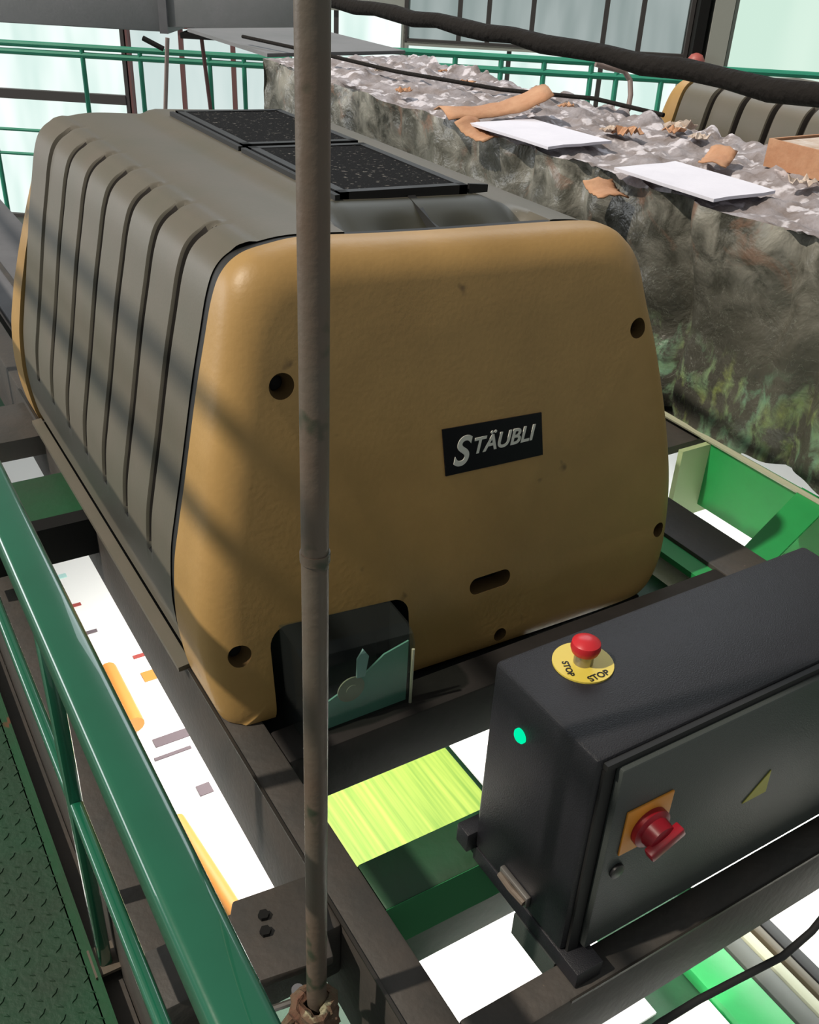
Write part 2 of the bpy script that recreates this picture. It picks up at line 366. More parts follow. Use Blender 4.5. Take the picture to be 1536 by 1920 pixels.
# ------------------------------------------------------------------ the machine
def catmull(P, n):
    out = []; N_ = len(P)
    for i in range(N_):
        p0, p1, p2, p3 = (Vector(P[(i+k-1) % N_]) for k in range(4))
        for j in range(n):
            t = j/n; out.append(.5*((2*p1)+(-p0+p2)*t+(2*p0-5*p1+4*p2-p3)*t*t+(-p0+3*p1-3*p2+p3)*t**3))
    return out
OUT = [(.060, -.030), (.018, -.012), (-.003, .045), (-.018, .170), (-.012, .300), (.006, .40), (.026, .496), (.062, .678), (.086, .783), (.106, .865), (.128, .914), (.165, .944), (.222, .957),
       (.30, .963), (.452, .953), (.617, .944), (.85, .934), (.96, .928), (1.030, .918), (1.075, .893), (1.115, .845), (1.150, .745), (1.194, .622), (1.243, .438), (1.272, .270), (1.272, .12), (1.252, .02), (1.20, -.045), (1.10, -.062), (.85, -.060), (.40, -.042)]
OC = catmull(OUT, 8)
def inset(pts, d):
    n = len(pts); out = []
    for i, p in enumerate(pts):
        t = (pts[(i+1) % n]-pts[i-1]).normalized(); nn = Vector((t.y, -t.x))   # outline runs clockwise (left side up)
        out.append(p+nn*d)
    return out
TILT = .15
def machine(origin, label, group, detail=True, SEAM=.24, LEN=1.42, cap2=.22):
    root = empty('weaving_machine_head', origin, label, 'machine', group)
    ox, oy, oz = origin
    def T(x, y, z): return (ox+x, oy+y, oz+z)
    # front cover
    def cover(name, front):
        rings = []
        R = .075
        spec = [(0, 1.0)]
        for k in range(1, 9):
            a = math.pi/2*k/8; spec.append((R*(1-math.cos(a)), None))
        vs = []; n = len(OC)
        prof = [(0.0, 0.0, False)]
        # (inset, distance from face)
        prof = [(0.0, None)]+[(R*(1-math.cos(math.pi/2*k/8)), R*(1-math.sin(math.pi/2*k/8))) for k in range(0, 9)]
        for ins, dist in prof:
            q = [Vector((.63+(p.x-.63)*(1-ins/.64), .46+(p.y-.46)*(1-ins/.51))) for p in OC]
            if not front and detail:
                q = [Vector((.63+(p.x-.63)*(1-.045*max(0, min(1, (p.y-.45)/.4))), p.y-.045*max(0, min(1, (p.y-.55)/.35)))) for p in q]
            for p in q:
                if front:
                    yf = TILT*p.y
                    y = SEAM-.006 if dist is None else min(yf+dist*.95, SEAM-.008)
                else:
                    y = LEN+SEAM+.006 if dist is None else SEAM+LEN+cap2-TILT*p.y*.8-dist*.95
                vs.append(T(p.x, y, p.y))
        fs = []
        m_ = len(prof)
        for i in range(m_-1):
            for k in range(n): fs.append((i*n+k, i*n+(k+1) % n, (i+1)*n+(k+1) % n, (i+1)*n+k))
        fs.append(tuple((m_-1)*n+k for k in range(n)))
        fs.append(tuple(range(n))[::-1])
        me = bpy.data.meshes.new(name); me.from_pydata(vs, [], fs)
        bm = bmesh.new(); bm.from_mesh(me)
        geom = bm.verts[:]+bm.edges[:]+bm.faces[:]
        r = bmesh.ops.bisect_plane(bm, geom=geom, plane_co=Vector(T(0, 0, .004)), plane_no=Vector((.028, 0, 1)).normalized(), clear_inner=True)
        bmesh.ops.holes_fill(bm, edges=[e for e in bm.edges if e.is_boundary])
        bmesh.ops.recalc_face_normals(bm, faces=bm.faces); bm.to_mesh(me); bm.free()
        return link(name, me, M['yellow'], root, True)
    fc = cover('end_cover', True); bc = cover('end_cover', False)
    # hood with real grooves
    ribs = [.431+.1745*k for k in range(7)]
    n = len(OC)
    hi = inset(OC, .010)
    i0 = min(range(n), key=lambda i: (OC[i]-Vector((-.008, .03))).length)
    i1 = min(range(n), key=lambda i: (OC[i]-Vector((1.262, .03))).length)
    prof = hi[i0:i1+1]
    # densify
    pr = []
    for a, b in zip(prof[:-1], prof[1:]):
        k = max(1, int((b-a).length/.012))
        for j in range(k): pr.append(a+(b-a)*(j/k))
    pr.append(prof[-1])
    nrm = []
    for i in range(len(pr)):
        t = (pr[min(i+1, len(pr)-1)]-pr[max(i-1, 0)]).normalized(); nrm.append(Vector((t.y, -t.x)))
    y0, y1 = SEAM+.045, SEAM+LEN-.004
    ys = {y0, y1}
    for r_ in ribs:
        for dlt in (-.019, -.015, -.008, 0, .008, .015, .019): ys.add(r_+dlt)
    t = y0
    while t < y1: ys.add(t); t += .012 if t < .5 else .03
    ys = sorted(ys); ys = [y for i, y in enumerate(ys) if i == 0 or y-ys[i-1] > .002]
    vs = []; fs = []; gro = []; wed = []
    def sm(a, b, v): v = max(0, min(1, (v-a)/(b-a))); return v*v*(3-2*v)
    for y in ys:
        for p, q in zip(pr, nrm):
            x, z = p.x, p.y; d = 0; wx = 0
            for r_ in ribs:
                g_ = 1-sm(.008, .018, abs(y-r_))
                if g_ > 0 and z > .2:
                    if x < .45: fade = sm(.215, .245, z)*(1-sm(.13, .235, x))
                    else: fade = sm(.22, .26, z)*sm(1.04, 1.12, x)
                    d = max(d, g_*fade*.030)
            if z > .85 and x < .3: z += .0045*sm(.165, .185, x)*(1-sm(.205, .225, x))
            if .25 < x < 1.0 and z > .8:
                hx = sm(.40, .47, x)*(1-sm(.84, .92, x)); z += .022*hx*sm(y0, y0+.02, y)*(1-sm(y1-.05, y1, y))
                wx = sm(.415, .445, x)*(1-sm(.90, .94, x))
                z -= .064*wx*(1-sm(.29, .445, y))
                for cx, cy in ((.585, .345), (.745, .335)):
                    e = ((x-cx)/.05)**2+((y-cy)/.035)**2; z -= .016*math.exp(-e*e)
            elif y < y0+.03 and d == 0: pass
            v = p+q*d
            vs.append(T(v.x, y, v.y+(z-p.y)))
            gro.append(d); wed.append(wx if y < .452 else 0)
    m_ = len(pr)
    for j in range(len(ys)-1):
        for i in range(m_-1):
            a = j*m_+i; fs.append((a, a+1, a+m_+1, a+m_))
    me = bpy.data.meshes.new('hood'); me.from_pydata(vs, [], fs); me.materials.append(M['hood']); me.materials.append(M['groove']); me.materials.append(M['front_slope'])
    for pgn in me.polygons:
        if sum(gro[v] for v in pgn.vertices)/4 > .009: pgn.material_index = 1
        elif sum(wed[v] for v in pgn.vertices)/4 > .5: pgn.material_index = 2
    bm = bmesh.new(); bm.from_mesh(me); bmesh.ops.recalc_face_normals(bm, faces=bm.faces)
    c = Vector(T(.63, .9, .4)); f0 = bm.faces[:][0]
    s_ = sum(1 if (f.calc_center_median()-c).dot(f.normal) > 0 else -1 for f in bm.faces)
    if s_ < 0: bmesh.ops.reverse_faces(bm, faces=bm.faces)
    bm.to_mesh(me); bm.free()
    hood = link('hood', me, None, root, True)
    # hood foot flange and inner black gasket
    MB().prism([(-.020, .0), (-.020, .012), (.01, .016), (.01, .0)], 'y', oy+SEAM+.01, oy+SEAM+LEN-.005).build('foot_flange', M['hood'], root) if origin[0] == 0 else None
    gk = MB(); q = inset(OC, .013); vs = []; n = len(q)
    for y in (SEAM-.02, SEAM+.055): vs += [T(p.x, y, max(p.y, .0)) for p in q]
    gk.add(vs, [(k, (k+1) % n, n+(k+1) % n, n+k) for k in range(n)]+[tuple(range(n)), tuple(range(n, 2*n))[::-1]]).build('gasket', M['gasket'], root, smooth=True)
    return root, fc, T
root, cap, T = machine((0, 0, 0), 'yellow and grey ribbed textile machine head standing on the dark gantry, large in the middle', None)

# cut recesses out of the front cover
def ypl(z): return TILT*z
def cutter(mb, m):
    o = mb.build('cutter', m); return o
cuts = []
Nf = Vector((0, -1, TILT)).normalized()
holes = [(.188, .724, .026), (1.088, .700, .024), (.044, .183, .026), (1.208, .157, .020)]
for x, z, r in holes:
    c = Vector((x, ypl(z), z))
    back = .065 if x in (.044, 1.208) else .045
    cuts.append(MB().lathe([(r*.62, -back), (r*.66, -.018), (r, -.004), (r*1.06, .03)], c, Nf, 28).build('cutter', M['recess_shade']))
def rrect(x0, x1, z0, z1, r, n=6, sk=0):
    P = []
    for cx, cz, a0 in ((x1-r, z1-r, 0), (x0+r, z1-r, 90), (x0+r, z0+r, 180), (x1-r, z0+r, 270)):
        for k in range(n+1):
            a = math.radians(a0+90*k/n); P.append((cx+r*math.cos(a), cz+r*math.sin(a)+sk*(cx-x0)))
    return P
cuts.append(MB().prism(rrect(.612, .728, .146, .188, .020), 'y', -.05, .075).build('cutter', M['recess_shade']))
cuts.append(MB().lathe([(.018, -.06), (.018, .06)], (.700, -.001, .014), (0, -1, 0), 20).build('cutter', M['recess_shade']))
cuts.append(MB().prism(rrect(.112, .446, -.30, .226, .042, sk=-.085), 'y', -.2, .19).build('cutter', M['black_matt']))
bpy.context.view_layer.update()
for c in cuts:
    md = cap.modifiers.new('b', 'BOOLEAN'); md.operation = 'DIFFERENCE'; md.object = c; md.solver = 'EXACT'
    try: md.material_mode = 'TRANSFER'
    except Exception: pass
dg = bpy.context.evaluated_depsgraph_get(); me2 = bpy.data.meshes.new_from_object(cap.evaluated_get(dg)); cap.modifiers.clear(); cap.data = me2
try: me2.set_sharp_from_angle(angle=math.radians(38))
except Exception: pass
for c in cuts: bpy.data.objects.remove(c)
for x, z, r in holes:
    c = Vector((x, ypl(z), z))-Nf*.041
    MB().lathe([(r*.60, 0), (r*.58, .008), (r*.3, .012)], c, Nf, 12).build('screw', M['black_matt'], cap, smooth=True)
MB().prism(rrect(.612, .728, .146, .188, .020), 'y', .068, .074).build('slot_liner', M['black_matt'], cap)

# vents on top
for (ya, yb) in ((.455, .955), (.985, 1.485)):
    x0, x1 = .49, .822
    zt = lambda x: .971-.03*(x-.63)
    fr_ = MB()
    for a, b, c, d in ((x0, x0+.022, ya, yb), (x1-.022, x1, ya, yb), (x0, x1, ya, ya+.022), (x0, x1, yb-.022, yb)):
        fr_.hexa([(a, c, zt(a)-.02), (b, c, zt(b)-.02), (b, d, zt(b)-.02), (a, d, zt(a)-.02)], [(a, c, zt(a)+.003), (b, c, zt(b)+.003), (b, d, zt(b)+.003), (a, d, zt(a)+.003)])
    v = fr_.build('vent_frame', M['black'], root)
    gr = MB(); gr.hexa([(x0+.02, ya+.02, zt(x0)-.02), (x1-.02, ya+.02, zt(x1)-.02), (x1-.02, yb-.02, zt(x1)-.02), (x0+.02, yb-.02, zt(x0)-.02)],
            [(x0+.02, ya+.02, zt(x0)+.001), (x1-.02, ya+.02, zt(x1)+.001), (x1-.02, yb-.02, zt(x1)+.001), (x0+.02, yb-.02, zt(x0)+.001)])
    gr.build('grille', M['grille'], v)
    MB().box((x0-.016, ya-.008, .955), (x0-.004, yb+.004, .9752)).build('vent_seal', M['gasket'], root)
MB().hexa([(.832, .462, .945), (.885, .462, .945), (.885, .47, .945), (.832, .47, .945)], [(.832, .462, .9675), (.885, .462, .962), (.885, .47, .962), (.832, .47, .9675)]).build('vent_tab', M['gasket'], root)
MB().hexa([(.632, .262, .925), (.646, .262, .925), (.676, .458, .93), (.660, .458, .93)], [(.628, .290, .908), (.648, .290, .908), (.680, .455, .958), (.660, .455, .958)]).build('hood_split', M['gasket'], root)

# name plate
def face(x, z, off): return Vector((x, ypl(z), z))+Nf*off
q = [(.550, .460), (.815, .451), (.808, .553), (.543, .567)]
MB().add([face(x, z, -.004) for x, z in q]+[face(x, z, .003) for x, z in q], [(0, 1, 2, 3), (7, 6, 5, 4), (0, 4, 5, 1), (1, 5, 6, 2), (2, 6, 7, 3), (3, 7, 4, 0)]).build('name_plate', M['plate'], cap)
np_ = cap.children[-1]
def text(body, size, x, z, sx=1.0, ang=0, shear=.28, ext=.0012, m=M['letter'], parent=np_, off=.0034, name='lettering', thick=.0):
    cu = bpy.data.curves.new('t', 'FONT'); cu.body = body; cu.size = size; cu.shear = shear; cu.extrude = ext; cu.offset = thick
    o = bpy.data.objects.new('t', cu); COL.objects.link(o)
    bpy.context.view_layer.update(); me = bpy.data.meshes.new_from_object(o.evaluated_get(bpy.context.evaluated_depsgraph_get()))
    bpy.data.objects.remove(o)
    ux = Vector((math.cos(ang), 0, math.sin(ang))); uz = Vector((0, TILT, 1)).normalized(); uz = (uz-ux*uz.dot(ux)*0).normalized()
    for v in me.vertices:
        p = face(x, z, off)+ux*(v.co.x*sx)+Nf*v.co.z
        p = p+uz*v.co.y+Vector((0, ypl(0), 0)); p.y += 0
        v.co = p
    return link(name, me, m, parent)
text('S', .092, .566, .479, .95, -.036, .30, thick=.0018)
text('T\u00c4UBLI', .050, .617, .496, 1.02, -.036+.03, .28, thick=.0010)

# clear lower window box on the cover
wb = MB().prism([(-.080, -.075), (.17, -.075), (.17, .225), (.04, .235), (-.055, .225), (-.080, .195)], 'x', .135, .150)
wb.prism([(-.080, -.075), (.17, -.075), (.17, .225), (.04, .235), (-.055, .225), (-.080, .195)], 'x', .392, .400)
wb.add([(.135, -.055, .225), (.400, -.055, .200), (.400, .04, .212), (.135, .04, .235), (.135, -.055, .218), (.400, -.055, .193), (.400, .04, .205), (.135, .04, .228)], [(0, 1, 2, 3), (4, 7, 6, 5), (0, 4, 5, 1), (1, 5, 6, 2), (2, 6, 7, 3), (3, 7, 4, 0)])
wb = MB()
zt_ = lambda x: .232-.095*(x-.135)
A, B_ = .135, .400
oz = []
out_ = [(-.080, -.060), (-.080, .185), (-.070, .208), (-.045, .222), (.10, .232)]
def shell(out_, d):
    vs = []; fs = []
    for x in (A+d, B_-d):
        for y, z in out_: vs.append((x, y+d, z-.095*(x-A)*(1 if z > 0 else .4)-d))
    k = len(out_)
    for i in range(k-1): fs.append((i, i+1, k+i+1, k+i))
    vs += [(A+d, .10, -.06), (B_-d, .10, -.07)]
    fs += [tuple(range(k))+(2*k,), tuple(range(k, 2*k))[::-1]+(2*k+1,)]
    return vs, fs
housing = MB()
v1, f1 = shell(out_, 0)
k = len(out_)
glassm = bpy.data.materials.new('smoked_clear_cover'); glassm.use_nodes = True; nt = glassm.node_tree
gN = nt.nodes; gN.remove(gN['Principled BSDF']); tr = gN.new('ShaderNodeBsdfTransparent'); tr.inputs[0].default_value = (.90, .94, .92, 1)
gl = gN.new('ShaderNodeBsdfPrincipled'); gl.inputs['Base Color'].default_value = (.05, .055, .055, 1); gl.inputs['Roughness'].default_value = .12
mx = gN.new('ShaderNodeMixShader'); mx.inputs[0].default_value = .15
nt.links.new(tr.outputs[0], mx.inputs[1]); nt.links.new(gl.outputs[0], mx.inputs[2]); nt.links.new(mx.outputs[0], gN['Material Output'].inputs[0])
wbx = housing.add(v1, f1).build('clear_cover', glassm, root)
md_ = wbx.modifiers.new('s', 'SOLIDIFY'); md_.thickness = .004
MB().tube([(.394, -.083, .150), (.394, -.083, -.064)], .0035, 8).build('edge_highlight', M['cream'], wbx, smooth=True)  # pale strips stand in for highlights along the cover edges
MB().tube([(.142, -.083, -.052), (.394, -.083, -.066)], .003, 8).build('edge_highlight', M['warn'], wbx, smooth=True)
MB().box((.128, .08, -.05), (.43, .10, .20)).build('rear_plate', M['black'], wbx)
MB().lathe([(.032, 0), (.032, .003), (.013, .0035), (.013, .006)], (.250, -.070, .088), (0, -1, 0), 24).build('pulley', M['cream'], wbx, smooth=True)
MB().prism([(.262, .115), (.282, .113), (.290, .165), (.276, .188), (.262, .165)], 'y', -.0745, -.0705).build('lever', M['cyan'], wbx)
MB().box((.15, -.05, -.055), (.385, .09, -.045)).build('bottom_pan', M['cyan'], wbx)
MB().prism([(.142, -.050), (.390, -.064), (.390, .165), (.33, .150), (.27, .105), (.20, .075), (.142, .06)], 'y', -.070, -.066).build('teal_reflection', mat('reflected_teal', (.22, .50, .40), .5), wbx)  # plate coloured and shaped as the green reflection in the clear cover

# ------------------------------------------------------------------ second machine beyond
r2, c2, T2 = machine((3.02, .42, -.05), 'second yellow and grey ribbed machine head partly hidden behind the rubble topped housing at right', None, detail=False)

# ------------------------------------------------------------------ control cabinet
X0, X1, Y0, Y1, Z1 = .278, 1.02, -.752, -.500, .474
cb = empty('control_cabinet', (.64, -.62, 0), 'charcoal electrical control cabinet with red emergency stop, lower right', 'cabinet')
body = MB().box((X0, Y0, .036), (X1, Y1, Z1)).build('body', M['cabinet'], cb, .008)
dr = MB().box((X0+.035, Y0-.020, .044), (X1+.02, Y0-.003, Z1-.018)).build('door', M['door'], cb, .005)
MB().prism([(X0+.012, .036), (X0+.034, .036), (X0+.034, Z1-.02), (X0+.012, Z1-.02)], 'y', Y0-.006, Y0-.0005).build('door_seal', M['gasket'], cb)
MB().box((X0+.012, Y0-.010, Z1-.017), (X1, Y0-.0005, Z1-.006)).build('door_seal', M['gasket'], cb)
yd = Y0-.020
sw = MB().prism([(.340, .262), (.436, .262), (.436, .358), (.340, .358)], 'y', yd-.004, yd).build('switch_plate', M['orange'], dr, .0015)
kn = MB().lathe([(.036, 0), (.036, .010), (.027, .014), (.025, .034), (.018, .036)], (.392, yd-.004, .305), (0, -1, 0), 28).build('knob', M['red_dark'], sw, smooth=True)
MB().box((.358, yd-.050, .295), (.426, yd-.032, .315), Matrix.Translation((.392, 0, .305)) @ Matrix.Rotation(math.radians(-25), 4, 'Y') @ Matrix.Translation((-.392, 0, -.305))).build('knob_grip', M['red_dark'], sw, .003)
MB().lathe([(.014, 0), (.014, .006), (.009, .007)], (.345, yd, .225), (0, -1, 0), 20).build('door_lock', M['black'], dr, smooth=True)
MB().prism([(.630, .222), (.688, .222), (.684, .276)], 'y', yd-.0015, yd-.0002).build('warning_triangle', M['warn'], dr)
# emergency stop
es = MB().lathe([(.050, 0), (.050, .003)], (.400, -.572, Z1), (0, 0, 1), 40).build('stop_plate', M['disc'], cb)
MB().lathe([(.016, 0), (.016, .020), (.013, .022)], (.400, -.572, Z1+.003), (0, 0, 1), 24).build('collar', M['silver'], es, smooth=True)
MB().lathe([(.010, .0), (.022, .004), (.0245, .012), (.023, .022), (.014, .029), (.004, .030)], (.400, -.572, Z1+.022), (0, 0, 1), 28).build('push_button', M['red'], es, smooth=True)
def ztext(body, size, cx, cy, ang, m, parent, z):
    cu = bpy.data.curves.new('t', 'FONT'); cu.body = body; cu.size = size; cu.extrude = .0003; cu.align_x = 'CENTER'; cu.offset = .0004
    o = bpy.data.objects.new('t', cu); COL.objects.link(o); bpy.context.view_layer.update()
    me = bpy.data.meshes.new_from_object(o.evaluated_get(bpy.context.evaluated_depsgraph_get())); bpy.data.objects.remove(o)
    for v in me.vertices:
        x, y = v.co.x, v.co.y
        v.co = (cx+x*math.cos(ang)-y*math.sin(ang), cy+x*math.sin(ang)+y*math.cos(ang), z+v.co.z)
    return link('lettering', me, m, parent)
ztext('STOP', .017, .400, -.616, 0, M['gasket'], es, Z1+.0035)
ztext('STOP', .015, .363, -.572, math.radians(250), M['gasket'], es, Z1+.0035)
MB().lathe([(.013, 0), (.013, .004), (.010, .007)], (X0, -.585, .383), (-1, 0, 0), 20).build('indicator_lamp', M['led'], cb, smooth=True)
lt = MB().box((X0-.010, -.668, .055), (X0, -.590, .080)).build('latch', M['silver'], cb, .002)
MB().tube([(X0-.012, -.665, .068), (X0-.016, -.63, .070), (X0-.012, -.595, .066)], .006, 8).build('latch_bar', M['galv'], lt, smooth=True)
MB().box((X0-.020, -.505, .030), (X0+.04, -.470, .075)).build('corner_bracket', M['cabinet'], cb, .003)
for x in (X0, X1-.06):
    MB().box((x, -.800, .0), (x+.055, Y1, .036)).build('foot_rail', M['cabinet'], cb, .002)
MB().box((X0-.002, -.748, -.055), (X0+.012, -.635, .0)).build('side_skirt', M['door'], cb)

# ------------------------------------------------------------------ railing and walkway at left
rl = empty('handrail', (-.33, -.2, -.40), 'glossy green guard railing with square top rail, close at left', 'railing')
xr = -.334
MB().box((xr-.030, -1.6, .560), (xr+.030, 4.5, .618)).build('top_rail', M['green'], rl, .011, seg=3)
MB().box((xr-.012, -1.6, .060), (xr+.012, 4.5, .092)).build('mid_rail', M['green'], rl, .008, seg=3)
for y in (-.09, 2.2):
    MB().box((xr-.013, y-.018, -.40), (xr+.013, y+.018, .565)).build('post', M['green'], rl, .006)
    MB().box((xr-.028, y-.035, -.40), (xr+.028, y+.035, -.392)).build('post_foot', M['galv'], rl)
wk = empty('walkway', (-.8, 1, -.44), 'dark green checker plate walkway at lower left', 'walkway')
MB().box((-1.6, -1.6, -.412), (-.372, 6, -.402)).build('deck_plate', M['plate_green'], wk)
tm = MB()
for i in range(22):
    for j in range(80):
        cx = -1.05+i*.032; cy = -.75+j*.032
        a = math.radians(45 if (i+j) % 2 else -45); l, w = .012, .0032
        c_, s_ = math.cos(a), math.sin(a)
        pts = [(l, 0), (0, w), (-l, 0), (0, -w)]
        base = [(cx+x*c_-y*s_, cy+x*s_+y*c_, -.402) for x, y in pts]; top = [(cx+(x*c_-y*s_)*.7, cy+(x*s_+y*c_)*.7, -.3995) for x, y in pts]
        tm.add(base+top, [(4, 5, 6, 7), (0, 1, 5, 4), (1, 2, 6, 5), (2, 3, 7, 6), (3, 0, 4, 7)])
prop(tm.build('tread_pattern', M['plate_green'], wk), kind='stuff')
MB().prism([(-.375, -.42), (-.352, -.42), (-.352, -.385), (-.358, -.385), (-.358, -.402), (-.375, -.402)], 'y', -1.6, 6).build('edge_angle', M['green_dark'], wk)
MB().box((-.350, -1.6, -.46), (-.312, 6, -.425)).build('edge_channel', M['steel'], wk)

# ------------------------------------------------------------------ pole, rag, pipes
pl_ = empty('upright_pole', (-.105, -.62, -.3), 'rusty grey steel pole standing upright in front of the machine', 'pole')
MB().tube([(-.108, -.625, -.60), (-.106, -.625, .1), (-.1045, -.625, .9), (-.103, -.625, 2.6)], .0158, 24).build('shaft', M['galv'], pl_, smooth=True)
MB().lathe([(.0175, 0), (.0175, .012)], (-.1045, -.625, .865), (0, 0, 1), 20).build('weld_ring', M['galv'], pl_, smooth=True)
def knot(name, c, n, r, wr, m, label, seed):
    rnd = random.Random(seed); mb = MB()
    for k in range(n):
        a0 = rnd.uniform(0, 6.28); pts = []; tl = rnd.uniform(-.7, .7); zz = rnd.uniform(-.03, .03)
        for i in range(15):
            a = a0+i*.45; rr = r*(1+.22*math.sin(3*a+k)); pts.append((c[0]+rr*math.cos(a), c[1]+rr*math.sin(a), c[2]+zz+tl*.02*math.sin(a)+rnd.uniform(-.004, .004)))
        mb.tube(pts, [wr*rnd.uniform(.7, 1.3) for _ in pts], 6)
    for k in range(5):
        a = rnd.uniform(0, 6.28); p = Vector((c[0]+r*math.cos(a), c[1]+r*math.sin(a), c[2]))
        pts = [p+Vector((math.cos(a)*.010*i, math.sin(a)*.010*i, -.013*i+.02)) for i in range(5)]
        mb.tube(pts, [wr, wr*1.1, wr*.9, wr*.7, wr*.3], 6)
    o = mb.build(name, m, smooth=True); return prop(o, label, 'rag')
knot('rag_knot', (-.112, -.630, .005), 12, .027, .0085, M['rag'], 'dirty knotted rag tied round the foot of the upright pole', 3)
sp = MB().tube([(-.128, -.600, -.6), (-.126, -.598, .035)], .010, 16).build('short_pipe', M['steel_grey'], smooth=True); prop(sp, 'short grey pipe standing beside the foot of the upright pole', 'pipe')
ov = MB(); pts = []
for i in range(40):
    y = -1.3+i*.11; pts.append((1.0+.004*math.sin(i*1.7), y, 1.262+.004*math.sin(i*2.3)))
o = ov.tube(pts, [.0195+.0016*math.sin(i*2.1) for i in range(40)], 14).build('overhead_hose', M['hose'], smooth=True)
prop(o, 'thick rough black hose stretched across the top of the picture above the machine', 'hose')
for i, (x, z) in enumerate(((-1.15, 2.205), (-1.15, 1.93))):  # two unseen pipes added to cast the shade stripes on the machine
    o = MB().tube([(x, -3, z), (x, 6, z)], .024, 12).build('stripe_shade_pipe', M['galv'], smooth=True)
    prop(o, ('upper' if i == 0 else 'lower')+' added pipe out of frame at left casting shade stripes on the machine', 'pipe')
cbp = [(.20, -.955, .10), (.304, -.949, .10), (.38, -.951, .101), (.454, -.957, .102), (.55, -.966, .105), (.62, -.962, .115), (.66, -.955, .125), (.9, -.93, .14), (1.6, -.9, -.05)]
o = MB().tube(cbp, .0062, 10).build('black_cable', M['gasket'], smooth=True); prop(o, 'black cable hanging across the lower right corner', 'cable')

# ------------------------------------------------------------------ film covered housing at right
hs = empty('covered_housing', (2.3, 1.6, 0), 'long housing wrapped in dirty plastic film behind the yellow machine', 'housing')
YA, YB = -.75, 4.15
def side(u, v):
    y = YA+(YB-YA)*u; z = .035+.72*v
    s1 = noise.noise(Vector((y*1.7, z*2.5, 3.1)))*.05+noise.noise(Vector((y*5, z*7, 1.7)))*.024+noise.noise(Vector((y*14, z*16, 5.7)))*.009
    fl = 0
    for fy, fs_, fd in ((.80, .10, .07), (.23, -.03, .05), (1.35, .06, .06), (-.2, .1, .04)):
        fl += fd*math.exp(-((y-fy-fs_*(v-.5))/(.035+.03*v))**2)
    fold = -.045*max(0, math.sin(y*7.2+noise.noise(Vector((y*2, z*1.2, 9)))*3))**6*(.4+v)
    lump = -.07*v**3*(.5+.5*math.sin(y*9.1+1.2)) if y > .5 else -.02*v**3
    x = 1.93+fl+s1-fold*.7+lump*.5+.03*v
    z2 = z+.02*noise.noise(Vector((y*3.3, .5, 7)))*(1 if v > .5 else -1)+(.045*(y-.5) if v < .3 and y < .5 else 0)*-.6
    return (x, y, z2)
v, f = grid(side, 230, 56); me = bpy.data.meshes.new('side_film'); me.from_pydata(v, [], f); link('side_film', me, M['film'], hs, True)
def top(u, v):
    y = YA+(YB-YA)*u
    x = 1.945+.93*v; z = .748+.035*noise.noise(Vector((x*5, y*5, 2)))+.05*abs(noise.noise(Vector((x*9, y*9, 4))))*(.3+v)+.012*noise.noise(Vector((x*30, y*30, 4)))
    if v == 0: return side(u, 1.0)
    return (x, y, z)
v, f = grid(top, 230, 60); me = bpy.data.meshes.new('top_debris'); me.from_pydata(v, [], f); o = link('top_debris', me, M['debris'], hs, True)
MB().box((2.13, YA, .05), (2.85, YB, .70)).build('casing', M['steel'], hs)
MB().tube([(1.935, YA, .035), (1.925, 0, .030), (1.93, 1.5, .04), (1.93, YB, .04)], .010, 8).build('bottom_edge', M['cream'], hs, smooth=True)
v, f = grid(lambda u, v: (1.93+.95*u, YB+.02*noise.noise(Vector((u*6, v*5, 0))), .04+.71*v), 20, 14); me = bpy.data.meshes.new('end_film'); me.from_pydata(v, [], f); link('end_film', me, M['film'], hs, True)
ls = MB().box((1.98, 4.20, .765), (2.9, 5.5, .785)).build('grey_roof_sheet', M['duct']); prop(ls, 'flat grey metal sheet behind the far end of the film wrapped housing', 'sheet')

def slab(name, cx, cy, z, lx, ly, th, rz, m, label, cat, group=None, jag=.0, tilt=(0, 0), seed=0):
    rnd = random.Random(seed); n = 14; vs = []
    ring = []
    for side_ in range(4):
        for k in range(4):
            t = k/4
            x, y = [(-1+2*t, -1), (1, -1+2*t), (1-2*t, 1), (-1, 1-2*t)][side_]
            ring.append((x*lx/2*(1+rnd.uniform(-jag, jag)), y*ly/2*(1+rnd.uniform(-jag, jag))))
    mb = MB(); k = len(ring)
    def P(x, y, zz):
        v_ = Matrix.Rotation(math.radians(rz), 3, 'Z') @ Matrix.Rotation(math.radians(tilt[0]), 3, 'X') @ Matrix.Rotation(math.radians(tilt[1]), 3, 'Y') @ Vector((x, y, zz)); return (cx+v_.x, cy+v_.y, z+v_.z)
    vs = [P(x, y, 0) for x, y in ring]+[P(x, y, th) for x, y in ring]
    mb.add(vs, [tuple(range(k))[::-1], tuple(range(k, 2*k))]+[(i, (i+1) % k, k+(i+1) % k, k+i) for i in range(k)])
    o = mb.build(name, m); return prop(o, label, cat, group)
slab('foam_board', 2.07, .93, .775, .30, .46, .010, 0, M['foam'], 'nearer white foam board lying on the film wrapped housing', 'board', jag=.03, seed=1)
slab('foam_board', 2.07, 1.78, .775, .32, .50, .010, 2, M['foam'], 'farther white foam board lying on the film wrapped housing', 'board', jag=.03, seed=2)
slab('foam_board', 2.30, .12, .783, .50, .55, .02, 4, M['foam'], 'dusty foam board at the near right end of the film wrapped housing', 'board', jag=.06, seed=3)
